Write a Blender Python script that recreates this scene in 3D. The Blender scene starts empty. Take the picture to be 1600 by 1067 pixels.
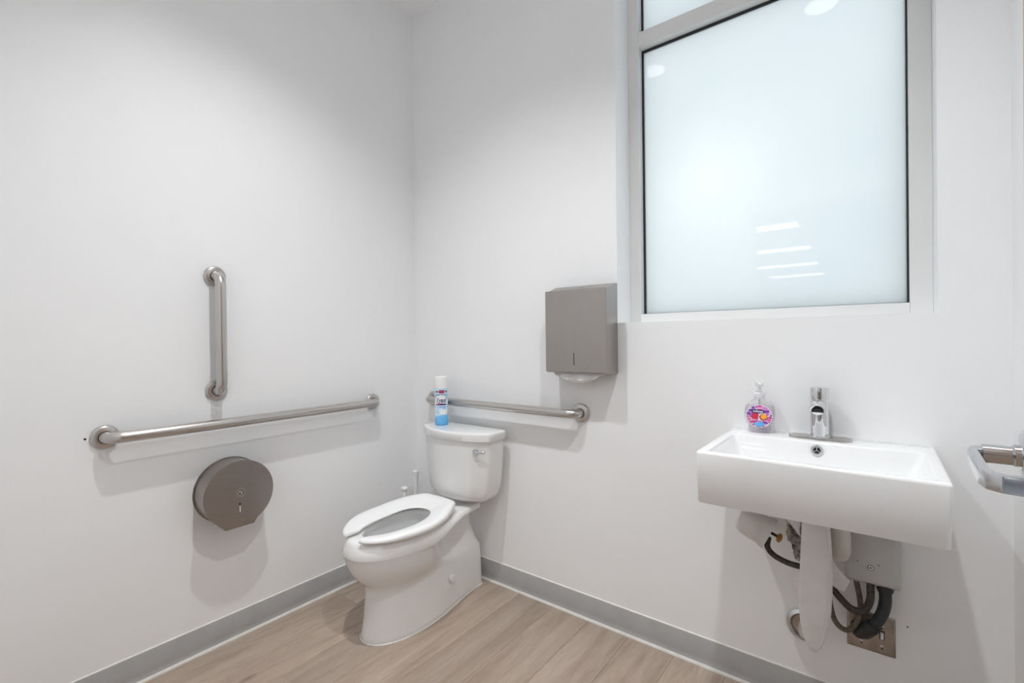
import bpy, bmesh, math, random
from mathutils import Vector, Matrix
from math import sin, cos, pi, radians, sqrt

random.seed(7)
S = bpy.context.scene
COL = S.collection

# ------------------------------------------------------------------ camera
CAM = Vector((2.0668, -1.7689, 1.2))
YAW, PITCH, ROLL, FPX = -0.66071, -0.005687, -0.012201, 735.07
fw = Vector((sin(YAW)*cos(PITCH), cos(YAW)*cos(PITCH), sin(PITCH)))
rt = Vector((cos(YAW), -sin(YAW), 0.0))
up = rt.cross(fw)
r2 = cos(ROLL)*rt + sin(ROLL)*up
u2 = -sin(ROLL)*rt + cos(ROLL)*up
cd = bpy.data.cameras.new('camera')
cd.sensor_width = 36.0
cd.lens = FPX/1600*36.0
cd.clip_start = 0.02
cam = bpy.data.objects.new('camera', cd)
COL.objects.link(cam)
M = Matrix.Identity(4)
for i in range(3):
    M[i][0] = r2[i]; M[i][1] = u2[i]; M[i][2] = -fw[i]; M[i][3] = CAM[i]
cam.matrix_world = M
S.camera = cam

# ------------------------------------------------------------------ world, exposure
W = bpy.data.worlds.new('sky'); S.world = W
W.use_nodes = True
bg = W.node_tree.nodes['Background']
bg.inputs['Color'].default_value = (0.90, 0.965, 1.0, 1)
SKY = 2.6
bg.inputs['Strength'].default_value = SKY
vs = S.view_settings
vs.view_transform = 'Standard'
vs.look = 'None'
vs.exposure = 0.10
vs.gamma = 1.0
vs.use_curve_mapping = False
S.cycles.max_bounces = 14
S.cycles.diffuse_bounces = 9
S.cycles.glossy_bounces = 5
S.cycles.transmission_bounces = 8
S.cycles.caustics_reflective = False
S.cycles.caustics_refractive = False

H = 3.01            # ceiling height
RX = 2.345          # right wall
FY = -1.735         # front wall (behind the camera's doorway), room face
DOWN = 103.0         # watts of one ceiling downlight
FILL = 5.5        # emission of the unseen office panels added as fill light
LINEAR = 8.0        # emission of the linear lights in the office

# ------------------------------------------------------------------ materials
def mat(name, col, rough=0.5, metal=0.0, spec=0.5, coat=0.0, **kw):
    m = bpy.data.materials.new(name); m.use_nodes = True
    p = m.node_tree.nodes['Principled BSDF']
    p.inputs['Base Color'].default_value = (*col, 1)
    p.inputs['Roughness'].default_value = rough
    p.inputs['Metallic'].default_value = metal
    p.inputs['Specular IOR Level'].default_value = spec
    p.inputs['Coat Weight'].default_value = coat
    p.inputs['Coat Roughness'].default_value = 0.04
    for k, v in kw.items():
        p.inputs[k].default_value = v
    return m
def N(m, t, **kw):
    n = m.node_tree.nodes.new(t)
    for k, v in kw.items():
        setattr(n, k, v)
    return n
def L(m, a, b): m.node_tree.links.new(a, b)
def PB(m): return m.node_tree.nodes['Principled BSDF']

def add_mottle(m, c1, c2, scale, rough=None, bump=0.0, bscale=None, stretch=(1, 1, 1)):
    tc = N(m, 'ShaderNodeTexCoord'); mp = N(m, 'ShaderNodeMapping')
    mp.inputs['Scale'].default_value = stretch
    L(m, tc.outputs['Object'], mp.inputs['Vector'])
    nz = N(m, 'ShaderNodeTexNoise'); nz.inputs['Scale'].default_value = scale
    nz.inputs['Detail'].default_value = 5
    L(m, mp.outputs[0], nz.inputs['Vector'])
    cr = N(m, 'ShaderNodeValToRGB')
    cr.color_ramp.elements[0].color = (*c1, 1); cr.color_ramp.elements[0].position = 0.3
    cr.color_ramp.elements[1].color = (*c2, 1); cr.color_ramp.elements[1].position = 0.7
    L(m, nz.outputs['Fac'], cr.inputs['Fac'])
    L(m, cr.outputs['Color'], PB(m).inputs['Base Color'])
    if rough:
        mr = N(m, 'ShaderNodeMapRange')
        mr.inputs['To Min'].default_value = rough[0]; mr.inputs['To Max'].default_value = rough[1]
        L(m, nz.outputs['Fac'], mr.inputs['Value']); L(m, mr.outputs[0], PB(m).inputs['Roughness'])
    if bump:
        n2 = N(m, 'ShaderNodeTexNoise'); n2.inputs['Scale'].default_value = bscale or scale*4
        n2.inputs['Detail'].default_value = 3
        L(m, mp.outputs[0], n2.inputs['Vector'])
        b = N(m, 'ShaderNodeBump'); b.inputs['Strength'].default_value = bump
        b.inputs['Distance'].default_value = 0.002
        L(m, n2.outputs['Fac'], b.inputs['Height']); L(m, b.outputs[0], PB(m).inputs['Normal'])
    return m

M_wall = add_mottle(mat('white_wall_paint', (.82, .82, .82), .42, spec=.35), (.878, .883, .890), (.890, .895, .902), 3.0, bump=.12, bscale=260)
M_ceil = add_mottle(mat('white_ceiling_paint', (.82, .82, .82), .8, spec=.2), (.885, .89, .895), (.90, .905, .91), 3.0, bump=.1, bscale=200)
M_hallwall = add_mottle(mat('office_wall_paint', (.6, .6, .6), .7), (.78, .79, .80), (.82, .83, .84), 2.0)
M_hallfloor = add_mottle(mat('office_carpet', (.2, .2, .21), .95), (.38, .39, .41), (.46, .47, .49), 60, bump=.4)
M_base = add_mottle(mat('grey_rubber_base', (.22, .22, .22), .38), (.39, .393, .396), (.43, .432, .434), 14, rough=(.3, .45), bump=.08, bscale=90)
M_caulk = add_mottle(mat('white_caulk', (.78, .77, .75), .5), (.74, .73, .70), (.84, .83, .80), 40)
M_trim = add_mottle(mat('white_window_frame', (.78, .78, .775), .38), (.765, .765, .76), (.79, .79, .785), 8)
M_gasket = add_mottle(mat('black_gasket', (.012, .014, .017), .45), (.010, .012, .015), (.02, .023, .027), 50)
M_porc = add_mottle(mat('white_porcelain', (.80, .80, .79), .12, spec=.55, coat=.4), (.785, .785, .78), (.815, .815, .81), 5)
M_sinkp = add_mottle(mat('sink_ceramic', (.86, .87, .87), .09, spec=.55, coat=.5), (.85, .855, .855), (.875, .88, .88), 5)
M_seat = add_mottle(mat('white_seat_plastic', (.84, .84, .835), .28, spec=.5), (.83, .83, .825), (.86, .86, .855), 6)
M_plast = add_mottle(mat('white_plastic', (.82, .82, .82), .35), (.80, .80, .80), (.84, .84, .84), 20)
M_vinyl = add_mottle(mat('white_vinyl_wrap', (.74, .73, .72), .5), (.69, .675, .66), (.78, .775, .765), 18, bump=.25, bscale=45)
M_dirtyvinyl = add_mottle(mat('stained_vinyl_wrap', (.6, .57, .53), .55), (.52, .47, .42), (.70, .68, .65), 14, bump=.35, bscale=40)
M_heater = add_mottle(mat('grey_enclosure', (.50, .50, .48), .5), (.47, .47, .45), (.55, .55, .535), 12, bump=.06)
M_black = add_mottle(mat('black_conduit', (.02, .021, .023), .5), (.015, .016, .018), (.035, .036, .04), 40, bump=.2)
M_dark = mat('dark_void', (.006, .006, .006), .8)
M_brass = add_mottle(mat('brass', (.52, .36, .16), .35, 1.0), (.42, .28, .11), (.62, .46, .22), 60)
M_orange = add_mottle(mat('copper_knob', (.55, .24, .05), .45), (.45, .18, .03), (.68, .33, .08), 70)
M_chrome = add_mottle(mat('chrome', (.72, .72, .73), .05, 1.0), (.70, .70, .71), (.75, .75, .76), 10)
M_satin = add_mottle(mat('satin_chrome', (.62, .63, .65), .22, 1.0), (.58, .59, .61), (.68, .69, .71), 30, rough=(.16, .28))

def brushed(name, c1, c2, stretch, rough=(.26, .4)):
    m = mat(name, c1, .3, 1.0)
    add_mottle(m, c1, c2, 6, rough=rough, bump=.02, bscale=30, stretch=stretch)
    return m
M_steel_x = brushed('brushed_steel', (.47, .44, .415), (.54, .51, .485), (1, 1, 40))
M_steel_bar = add_mottle(mat('satin_steel_bar', (.55, .53, .51), .28, 1.0), (.54, .515, .495), (.57, .545, .525), 3)
M_steel_disp = brushed('brushed_dispenser_steel', (.40, .37, .35), (.425, .395, .375), (60, 3, 1), rough=(.30, .36))
M_steel_roll = brushed('brushed_roll_steel', (.37, .34, .32), (.40, .37, .345), (1, 3, 55), rough=(.28, .34))
M_plate = add_mottle(mat('tarnished_steel_plate', (.36, .31, .27), .35, .9), (.30, .25, .21), (.46, .41, .37), 25, rough=(.25, .5))

def braided(name, c1, c2):
    m = mat(name, c1, .45, .5)
    add_mottle(m, c1, c2, 160, rough=(.3, .55), bump=.6, bscale=420)
    return m
M_hose = braided('dark_braided_hose', (.035, .028, .024), (.10, .085, .075))
M_hose2 = braided('tan_braided_hose', (.10, .085, .06), (.22, .19, .15))

# floor oak
def wood(name, a, b, c, axis_stretch, rnd=.35, rough=.42):
    m = mat(name, a, rough, spec=.4)
    tc = N(m, 'ShaderNodeTexCoord'); oi = N(m, 'ShaderNodeObjectInfo')
    ad = N(m, 'ShaderNodeVectorMath', operation='MULTIPLY_ADD')
    cb = N(m, 'ShaderNodeCombineXYZ')
    for i in range(3): L(m, oi.outputs['Random'], cb.inputs[i])
    L(m, cb.outputs[0], ad.inputs[0]); ad.inputs[1].default_value = (37, 53, 19); L(m, tc.outputs['Object'], ad.inputs[2])
    mp = N(m, 'ShaderNodeMapping'); mp.inputs['Scale'].default_value = axis_stretch
    L(m, ad.outputs[0], mp.inputs['Vector'])
    n1 = N(m, 'ShaderNodeTexNoise'); n1.inputs['Scale'].default_value = 3.2; n1.inputs['Detail'].default_value = 7; n1.inputs['Roughness'].default_value = .62
    n1.inputs['Distortion'].default_value = .9
    L(m, mp.outputs[0], n1.inputs['Vector'])
    cr = N(m, 'ShaderNodeValToRGB')
    e = cr.color_ramp.elements
    e[0].position = .28; e[0].color = (*a, 1); e[1].position = .72; e[1].color = (*c, 1)
    x = e.new(.5); x.color = (*b, 1)
    L(m, n1.outputs['Fac'], cr.inputs['Fac'])
    n2 = N(m, 'ShaderNodeTexNoise'); n2.inputs['Scale'].default_value = 34; n2.inputs['Detail'].default_value = 4
    L(m, mp.outputs[0], n2.inputs['Vector'])
    mx = N(m, 'ShaderNodeMixRGB', blend_type='MULTIPLY'); mx.inputs['Fac'].default_value = .20
    c2 = N(m, 'ShaderNodeValToRGB'); c2.color_ramp.elements[0].position = .35; c2.color_ramp.elements[0].color = (.55, .53, .5, 1)
    c2.color_ramp.elements[1].position = .6; c2.color_ramp.elements[1].color = (1, 1, 1, 1)
    L(m, n2.outputs['Fac'], c2.inputs['Fac'])
    L(m, cr.outputs[0], mx.inputs[1]); L(m, c2.outputs[0], mx.inputs[2])
    # knots: sparse dark spots
    mp3 = N(m, 'ShaderNodeMapping'); mp3.inputs['Scale'].default_value = (5.5, 2.6, 1)
    L(m, ad.outputs[0], mp3.inputs['Vector'])
    vo = N(m, 'ShaderNodeTexVoronoi'); vo.inputs['Scale'].default_value = 1.0
    L(m, mp3.outputs[0], vo.inputs['Vector'])
    kr = N(m, 'ShaderNodeMapRange'); kr.inputs['From Min'].default_value = .03; kr.inputs['From Max'].default_value = .10
    kr.inputs['To Min'].default_value = .55; kr.inputs['To Max'].default_value = 1.0
    L(m, vo.outputs['Distance'], kr.inputs['Value'])
    mk = N(m, 'ShaderNodeMixRGB', blend_type='MULTIPLY'); mk.inputs['Fac'].default_value = .8
    L(m, mx.outputs[0], mk.inputs[1]); L(m, kr.outputs[0], mk.inputs[2])
    hs = N(m, 'ShaderNodeHueSaturation')
    mr = N(m, 'ShaderNodeMapRange'); mr.inputs['To Min'].default_value = 1-rnd/2; mr.inputs['To Max'].default_value = 1+rnd/2
    L(m, oi.outputs['Random'], mr.inputs['Value']); L(m, mr.outputs[0], hs.inputs['Value'])
    L(m, mk.outputs[0], hs.inputs['Color'])
    L(m, hs.outputs[0], PB(m).inputs['Base Color'])
    bp = N(m, 'ShaderNodeBump'); bp.inputs['Strength'].default_value = .12; bp.inputs['Distance'].default_value = .001
    L(m, n2.outputs['Fac'], bp.inputs['Height']); L(m, bp.outputs[0], PB(m).inputs['Normal'])
    return m
M_oak = wood('oak_plank', (.305, .232, .182), (.39, .308, .248), (.45, .365, .302), (5.5, .55, 1), rnd=.20)
M_sub = add_mottle(mat('floor_underlay', (.10, .07, .05), .9), (.09, .065, .045), (.12, .085, .06), 20)
M_door = wood('wood_door', (.33, .22, .14), (.42, .29, .20), (.50, .36, .26), (9, 9, .8), rnd=.05)

def emit(name, col, s):
    m = bpy.data.materials.new(name); m.use_nodes = True
    nt = m.node_tree; nt.nodes.clear()
    o = nt.nodes.new('ShaderNodeOutputMaterial'); e = nt.nodes.new('ShaderNodeEmission')
    e.inputs['Color'].default_value = (*col, 1); e.inputs['Strength'].default_value = s
    nt.links.new(e.outputs[0], o.inputs[0])
    return m
M_lens = emit('downlight_lens', (1.0, .97, .95), 5.0)
M_linear = emit('linear_light_diffuser', (.98, .99, 1.0), LINEAR)
M_fill = emit('fill_panel_diffuser', (.89, .95, 1.0), FILL)
M_globe = emit('lamp_globe', (1.0, .96, .86), 10.0)

# frosted glass: translucent body under a smooth reflecting face
M_frost = bpy.data.materials.new('frosted_glass'); M_frost.use_nodes = True
nt = M_frost.node_tree; nt.nodes.clear()
o = nt.nodes.new('ShaderNodeOutputMaterial'); mix = nt.nodes.new('ShaderNodeMixShader')
trn = nt.nodes.new('ShaderNodeBsdfTranslucent'); gl = nt.nodes.new('ShaderNodeBsdfGlossy'); fr = nt.nodes.new('ShaderNodeFresnel')
nz = nt.nodes.new('ShaderNodeTexNoise'); nz.inputs['Scale'].default_value = 3.0
tcf = nt.nodes.new('ShaderNodeTexCoord'); nt.links.new(tcf.outputs['Object'], nz.inputs['Vector'])
crf = nt.nodes.new('ShaderNodeValToRGB')
crf.color_ramp.elements[0].color = (.86, .89, .90, 1); crf.color_ramp.elements[1].color = (.90, .92, .925, 1)
nt.links.new(nz.outputs['Fac'], crf.inputs[0]); nt.links.new(crf.outputs[0], trn.inputs['Color'])
gl.inputs['Roughness'].default_value = .02; fr.inputs['IOR'].default_value = 1.5
nt.links.new(fr.outputs[0], mix.inputs[0]); nt.links.new(trn.outputs[0], mix.inputs[1]); nt.links.new(gl.outputs[0], mix.inputs[2])
nt.links.new(mix.outputs[0], o.inputs[0])

def clearish(name, tint, body, fac):
    """thin clear plastic: mostly see-through, a little glossy body"""
    m = mat(name, body, .08, spec=.5)
    tr = N(m, 'ShaderNodeBsdfTransparent'); tr.inputs[0].default_value = (*tint, 1)
    mx_ = N(m, 'ShaderNodeMixShader'); lw = N(m, 'ShaderNodeLayerWeight'); lw.inputs[0].default_value = .35
    mr_ = N(m, 'ShaderNodeMapRange'); mr_.inputs['To Min'].default_value = fac; mr_.inputs['To Max'].default_value = min(1, fac+.5)
    L(m, lw.outputs['Facing'], mr_.inputs['Value']); L(m, mr_.outputs[0], mx_.inputs[0])
    L(m, tr.outputs[0], mx_.inputs[1]); L(m, PB(m).outputs[0], mx_.inputs[2])
    L(m, mx_.outputs[0], m.node_tree.nodes['Material Output'].inputs[0])
    return m
M_clear = clearish('clear_bottle_plastic', (.975, .975, .98), (.75, .75, .77), .06)
M_pump = clearish('translucent_pump_plastic', (.95, .95, .96), (.85, .85, .86), .5)
M_liquid = clearish('clear_pink_soap', (.93, .90, .935), (.72, .66, .72), .08)
def flat(name, c, r=.4):
    return add_mottle(mat(name, c, r), tuple(x*.93 for x in c), tuple(min(1, x*1.05) for x in c), 120)
M_navy = flat('navy_print', (.012, .018, .16))
M_white = flat('white_print', (.86, .86, .88))
M_red = flat('red_print', (.62, .03, .07))
M_crimson = flat('crimson_print', (.42, .05, .13))
M_orangep = flat('orange_print', (.95, .42, .03))
M_bluep = flat('blue_print', (.14, .45, .85))
M_skyp = flat('sky_blue_print', (.15, .50, .80))
M_grey = flat('grey_print', (.22, .22, .26))
M_towel = add_mottle(mat('white_paper', (.84, .84, .84), .9), (.82, .82, .82), (.86, .86, .86), 60, bump=.3, bscale=300)

# soap label print: pink and purple fronds with white veins
M_fronds = mat('frond_print', (.6, .08, .4), .35)
tc = N(M_fronds, 'ShaderNodeTexCoord'); mp = N(M_fronds, 'ShaderNodeMapping')
mp.inputs['Rotation'].default_value = (0, .7, 0); mp.inputs['Scale'].default_value = (55, 1, 115)
L(M_fronds, tc.outputs['Object'], mp.inputs['Vector'])
vo = N(M_fronds, 'ShaderNodeTexVoronoi', feature='DISTANCE_TO_EDGE'); L(M_fronds, mp.outputs[0], vo.inputs['Vector']); vo.inputs['Scale'].default_value = 1
vc = N(M_fronds, 'ShaderNodeTexVoronoi'); L(M_fronds, mp.outputs[0], vc.inputs['Vector']); vc.inputs['Scale'].default_value = 1
cr = N(M_fronds, 'ShaderNodeValToRGB'); cr.color_ramp.interpolation = 'CONSTANT'
for i, (p, c) in enumerate(((0, (.55, .04, .26)), (.3, (.25, .05, .40)), (.5, (.70, .10, .42)), (.7, (.12, .05, .30)), (.85, (.65, .25, .62)))):
    e = cr.color_ramp.elements[i] if i < 2 else cr.color_ramp.elements.new(p)
    e.position = p; e.color = (*c, 1)
sp = N(M_fronds, 'ShaderNodeSeparateColor'); L(M_fronds, vc.outputs['Color'], sp.inputs[0]); L(M_fronds, sp.outputs[0], cr.inputs[0])
st = N(M_fronds, 'ShaderNodeMath', operation='LESS_THAN'); st.inputs[1].default_value = .045; L(M_fronds, vo.outputs['Distance'], st.inputs[0])
mx = N(M_fronds, 'ShaderNodeMixRGB'); L(M_fronds, st.outputs[0], mx.inputs[0]); L(M_fronds, cr.outputs[0], mx.inputs[1]); mx.inputs[2].default_value = (.9, .78, .88, 1)
L(M_fronds, mx.outputs[0], PB(M_fronds).inputs['Base Color'])

# spray can print: white above, blue splash towards the bottom (colours of the label itself)
M_can = mat('spray_can_print', (.8, .85, .9), .28, spec=.5)
tc = N(M_can, 'ShaderNodeTexCoord'); sx = N(M_can, 'ShaderNodeSeparateXYZ'); L(M_can, tc.outputs['Object'], sx.inputs[0])
nz = N(M_can, 'ShaderNodeTexNoise'); nz.inputs['Scale'].default_value = 38; nz.inputs['Detail'].default_value = 4; L(M_can, tc.outputs['Object'], nz.inputs['Vector'])
ma = N(M_can, 'ShaderNodeMath', operation='MULTIPLY_ADD'); ma.inputs[1].default_value = .05; L(M_can, nz.outputs['Fac'], ma.inputs[0]); L(M_can, sx.outputs['Z'], ma.inputs[2])
mr = N(M_can, 'ShaderNodeMapRange'); mr.inputs['From Min'].default_value = .02; mr.inputs['From Max'].default_value = .22; L(M_can, ma.outputs[0], mr.inputs['Value'])
cr = N(M_can, 'ShaderNodeValToRGB')
for i, (p, c) in enumerate(((0, (.08, .36, .68)), (.24, (.17, .50, .80)), (.30, (.55, .72, .86)), (.42, (.78, .86, .92)), (.5, (.50, .68, .84)), (.62, (.72, .82, .9)), (.74, (.40, .62, .82)), (.85, (.45, .66, .84)))):
    e = cr.color_ramp.elements[i] if i < 2 else cr.color_ramp.elements.new(p)
    e.position = p; e.color = (*c, 1)
L(M_can, mr.outputs[0], cr.inputs[0]); L(M_can, cr.outputs[0], PB(M_can).inputs['Base Color'])

# ------------------------------------------------------------------ mesh helpers
def link(name, me, m=None, parent=None, smooth=None, loc=None):
    if smooth is not None:
        for p in me.polygons: p.use_smooth = True
        me.set_sharp_from_angle(angle=radians(smooth))
    o = bpy.data.objects.new(name, me)
    if m: me.materials.append(m)
    COL.objects.link(o)
    if parent: o.parent = parent
    if loc: o.location = loc
    return o
def from_bm(name, bm, m=None, parent=None, smooth=None):
    bmesh.ops.recalc_face_normals(bm, faces=bm.faces[:])
    me = bpy.data.meshes.new(name); bm.to_mesh(me); bm.free()
    return link(name, me, m, parent, smooth)
def empty(name, loc=(0, 0, 0)):
    o = bpy.data.objects.new(name, None); COL.objects.link(o); o.location = loc
    o.empty_display_size = .05
    return o
def part(name, bm, m, parent, smooth=None):
    """mesh given in world coordinates, parented to an Empty without moving"""
    o = from_bm(name, bm, m, None, smooth)
    if parent:
        off = parent.location.copy()
        if parent.parent: off += parent.parent.location
        o.data.transform(Matrix.Translation(-off)); o.parent = parent
    return o
def tag(o, label, cat, group=None):
    o['label'] = label; o['category'] = cat
    if group: o['group'] = group
    return o
def struct(o): o['kind'] = 'structure'; return o

def bx(bm, x0, x1, y0, y1, z0, z1, bev=0.0, seg=2):
    r = bmesh.ops.create_cube(bm, size=1)
    vs_ = r['verts']
    for v in vs_:
        v.co = Vector(((x0+x1)/2+v.co.x*(x1-x0), (y0+y1)/2+v.co.y*(y1-y0), (z0+z1)/2+v.co.z*(z1-z0)))
    if bev:
        es = list({e for v in vs_ for e in v.link_edges})
        bmesh.ops.bevel(bm, geom=es, offset=bev, segments=seg, profile=.5, affect='EDGES')
    return bm
def box(x0, x1, y0, y1, z0, z1, bev=0.0, seg=2): return bx(bmesh.new(), x0, x1, y0, y1, z0, z1, bev, seg)

def frame_of(d):
    d = d.normalized()
    a = Vector((0, 0, 1)) if abs(d.z) < .9 else Vector((1, 0, 0))
    u = d.cross(a).normalized()
    return u, d.cross(u).normalized()
def tube(pts, rad, n=20, bm=None, cap=True):
    bm = bm or bmesh.new()
    pts = [Vector(p) for p in pts]
    rads = rad if isinstance(rad, (list, tuple)) else [rad]*len(pts)
    rings = []; u = None
    for i, p in enumerate(pts):
        d = (pts[min(i+1, len(pts)-1)]-pts[max(i-1, 0)])
        if u is None: u, v = frame_of(d)
        else:
            dn = d.normalized(); u = (u-dn*u.dot(dn)).normalized(); v = dn.cross(u)
        rings.append([bm.verts.new(p+rads[i]*(cos(2*pi*k/n)*u+sin(2*pi*k/n)*v)) for k in range(n)])
    for a, b in zip(rings, rings[1:]):
        for k in range(n): bm.faces.new((a[k], a[(k+1) % n], b[(k+1) % n], b[k]))
    if cap: bm.faces.new(rings[0]); bm.faces.new(rings[-1])
    return bm
def bez(pts, n=10):
    """Catmull-Rom through points"""
    pts = [Vector(p) for p in pts]; q = [pts[0]*2-pts[1]]+pts+[pts[-1]*2-pts[-2]]
    out = []
    for i in range(1, len(q)-2):
        for k in range(n):
            t = k/n
            out.append(.5*((2*q[i])+(q[i+1]-q[i-1])*t+(2*q[i-1]-5*q[i]+4*q[i+1]-q[i+2])*t*t+(3*q[i]-q[i-1]-3*q[i+1]+q[i+2])*t**3))
    out.append(pts[-1]); return out
def lathe(prof, c, axis='Z', n=40, bm=None):
    """prof: (radius, height) list; axis direction; closes at radius 0"""
    bm = bm or bmesh.new(); c = Vector(c)
    ax = {'Z': Vector((0, 0, 1)), 'X': Vector((1, 0, 0)), 'Y': Vector((0, 1, 0)), '-Y': Vector((0, -1, 0)), '-X': Vector((-1, 0, 0))}.get(axis) if isinstance(axis, str) else Vector(axis).normalized()
    u, v = frame_of(ax); rings = []
    for r, h in prof:
        if r < 1e-6: rings.append([bm.verts.new(c+ax*h)])
        else: rings.append([bm.verts.new(c+ax*h+r*(cos(2*pi*k/n)*u+sin(2*pi*k/n)*v)) for k in range(n)])
    for a, b in zip(rings, rings[1:]):
        for k in range(n):
            f = [a[k % len(a)], a[(k+1) % n % len(a)], b[(k+1) % n % len(b)], b[k % len(b)]]
            f = list(dict.fromkeys(f))
            if len(f) > 2: bm.faces.new(f)
    if len(rings[0]) > 1: bm.faces.new(rings[0])
    if len(rings[-1]) > 1: bm.faces.new(rings[-1])
    return bm
def loft(rings, bm=None, cap0=True, cap1=True):
    bm = bm or bmesh.new()
    R = [[bm.verts.new(p) for p in r] for r in rings]; n = len(R[0])
    for a, b in zip(R, R[1:]):
        for k in range(n): bm.faces.new((a[k], a[(k+1) % n], b[(k+1) % n], b[k]))
    if cap0: bm.faces.new(R[0])
    if cap1: bm.faces.new(R[-1])
    return bm
def resample(poly, n):
    P = [Vector(p) for p in poly]; P.append(P[0])
    s = [0]
    for a, b in zip(P, P[1:]): s.append(s[-1]+(b-a).length)
    out = []; j = 0
    for k in range(n):
        t = s[-1]*k/n
        while s[j+1] < t: j += 1
        f = (t-s[j])/max(1e-9, s[j+1]-s[j]); out.append(P[j].lerp(P[j+1], f))
    return out
def rrect(x0, x1, y0, y1, r, n=8):
    pts = []
    for cx, cy, a0 in ((x1-r, y0+r, -90), (x1-r, y1-r, 0), (x0+r, y1-r, 90), (x0+r, y0+r, 180)):
        for k in range(n+1):
            a = radians(a0+90*k/n); pts.append((cx+r*cos(a), cy+r*sin(a)))
    return pts
def prism(poly, fn, d0, d1, bev=0.0, seg=2):
    """extrude a 2-D outline between depths; fn(a, b, d) gives the 3-D point"""
    bm = bmesh.new()
    A = [bm.verts.new(fn(a, b, d0)) for a, b in poly]; B = [bm.verts.new(fn(a, b, d1)) for a, b in poly]
    n = len(poly)
    bm.faces.new(A); fb = bm.faces.new(B)
    for k in range(n): bm.faces.new((A[k], A[(k+1) % n], B[(k+1) % n], B[k]))
    if bev:
        bmesh.ops.bevel(bm, geom=list(fb.edges), offset=bev, segments=seg, profile=.5, affect='EDGES')
    return bm
def text_mesh(body, size, shear=0.0, extrude=0.0, bold=0.0):
    c = bpy.data.curves.new('lettering', 'FONT'); c.body = body; c.size = size; c.shear = shear
    c.align_x = 'CENTER'; c.align_y = 'CENTER'; c.extrude = extrude; c.offset = bold; c.resolution_u = 3
    o = bpy.data.objects.new('lettering', c); COL.objects.link(o)
    bpy.context.view_layer.update()
    me = bpy.data.meshes.new_from_object(o.evaluated_get(bpy.context.evaluated_depsgraph_get()))
    bpy.data.objects.remove(o); return me
def sstep(a, b, x):
    t = max(0, min(1, (x-a)/(b-a))); return t*t*(3-2*t)

# ================================================================== ROOM SHELL
WX0, WX1, WZ0, WZ1 = 1.2351, 2.201, 1.2592, 2.88   # window opening
DX0, DX1, DZ = 1.335, 2.278, 2.14                  # door opening
o = struct(from_bm('wall_left', box(-.12, 0, FY-.12, .24, -.05, H+.05), M_wall))
bm = bmesh.new()
bx(bm, 0, WX0, 0, .24, -.05, H+.05); bx(bm, WX1, RX+.12, 0, .24, -.05, H+.05)
bx(bm, WX0, WX1, 0, .24, -.05, WZ0); bx(bm, WX0, WX1, 0, .24, WZ1, H+.05)
bmesh.ops.remove_doubles(bm, verts=bm.verts[:], dist=1e-5)
struct(from_bm('wall_back', bm, M_wall))
struct(from_bm('wall_right', box(RX, RX+.12, FY-.12, 0, -.05, H+.05), M_wall))
bm = bmesh.new()
bx(bm, 0, DX0, FY-.12, FY, -.05, H+.05); bx(bm, DX1, RX, FY-.12, FY, -.05, H+.05); bx(bm, DX0, DX1, FY-.12, FY, DZ, H+.05)
struct(from_bm('wall_front', bm, M_wall))
struct(from_bm('ceiling', box(0, RX, FY, 0, H, H+.05), M_ceil))

# floor: underlay with single oak planks
floor = struct(from_bm('floor', box(0, RX, FY-.12, 0, -.05, -.006), M_sub))
PITCHX = .1815; X0 = .0025
k = 0; x = X0-PITCHX
joints = {0: [-.522], 1: [-1.30], 2: [-.24, -1.45], 3: [-.92], 4: [-1.12], 5: [-.70], 6: [-1.35], 7: [-.95], 8: [-.45, -1.6], 9: [-1.1], 10: [-.75], 11: [-1.4], 12: [-.6]}
row = 0
while True:
    a = X0+row*PITCHX; b = a+PITCHX
    if a > RX-.01: break
    ys = [-.002]+joints.get(row, [-1.0])+[FY-.118]
    for y1, y0 in zip(ys, ys[1:]):
        bmp = box(max(a+.0003, .002), min(b-.0003, RX-.002), y0+.0003, y1-.0003, -.006, 0, .0007, 1)
        from_bm('plank', bmp, M_oak, floor)
    row += 1

# cove base
def cove(name, p0, p1, nrm):
    """rubber base along p0->p1 on the wall; nrm points into the room"""
    p0 = Vector(p0); p1 = Vector(p1); nrm = Vector(nrm)
    prof = [(0, .104), (.0032, .104), (.0042, .102), (.0045, .03), (.0052, .017), (.008, .011), (.0, .011)]
    r = lambda pr: [[p+nrm*a+Vector((0, 0, b)) for a, b in pr] for p in (p0, p1)]
    o = struct(from_bm(name, loft(r(prof)), M_base, None, 40))
    bead = [(0, .0), (.012, .0), (.0118, .004), (.0095, .009), (.008, .0112), (0, .0112)]
    from_bm('caulk_bead', loft(r(bead)), M_caulk, o, 50)
    topb = [(0, .1035), (.0036, .1035), (.003, .1062), (0, .1075)]
    from_bm('caulk_line', loft(r(topb)), M_caulk, o, 50)
    return o
cove('baseboard_left', (0, FY, 0), (0, 0, 0), (1, 0, 0))
cove('baseboard_back', (.0, 0, 0), (RX, 0, 0), (0, -1, 0))
cove('baseboard_right', (RX, 0, 0), (RX, FY, 0), (-1, 0, 0))
cove('baseboard_front', (0, FY, 0), (DX0-.05, FY, 0), (0, 1, 0))

# door frame around the doorway
bm = bmesh.new()
bx(bm, DX0-.0, DX0+.018, FY-.12, FY-.001, 0, DZ); bx(bm, DX1-.004, DX1+.0, FY-.12, FY-.001, 0, DZ); bx(bm, DX0, DX1, FY-.12, FY-.001, DZ-.018, DZ)
struct(from_bm('trim_1', bm, M_trim))

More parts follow.
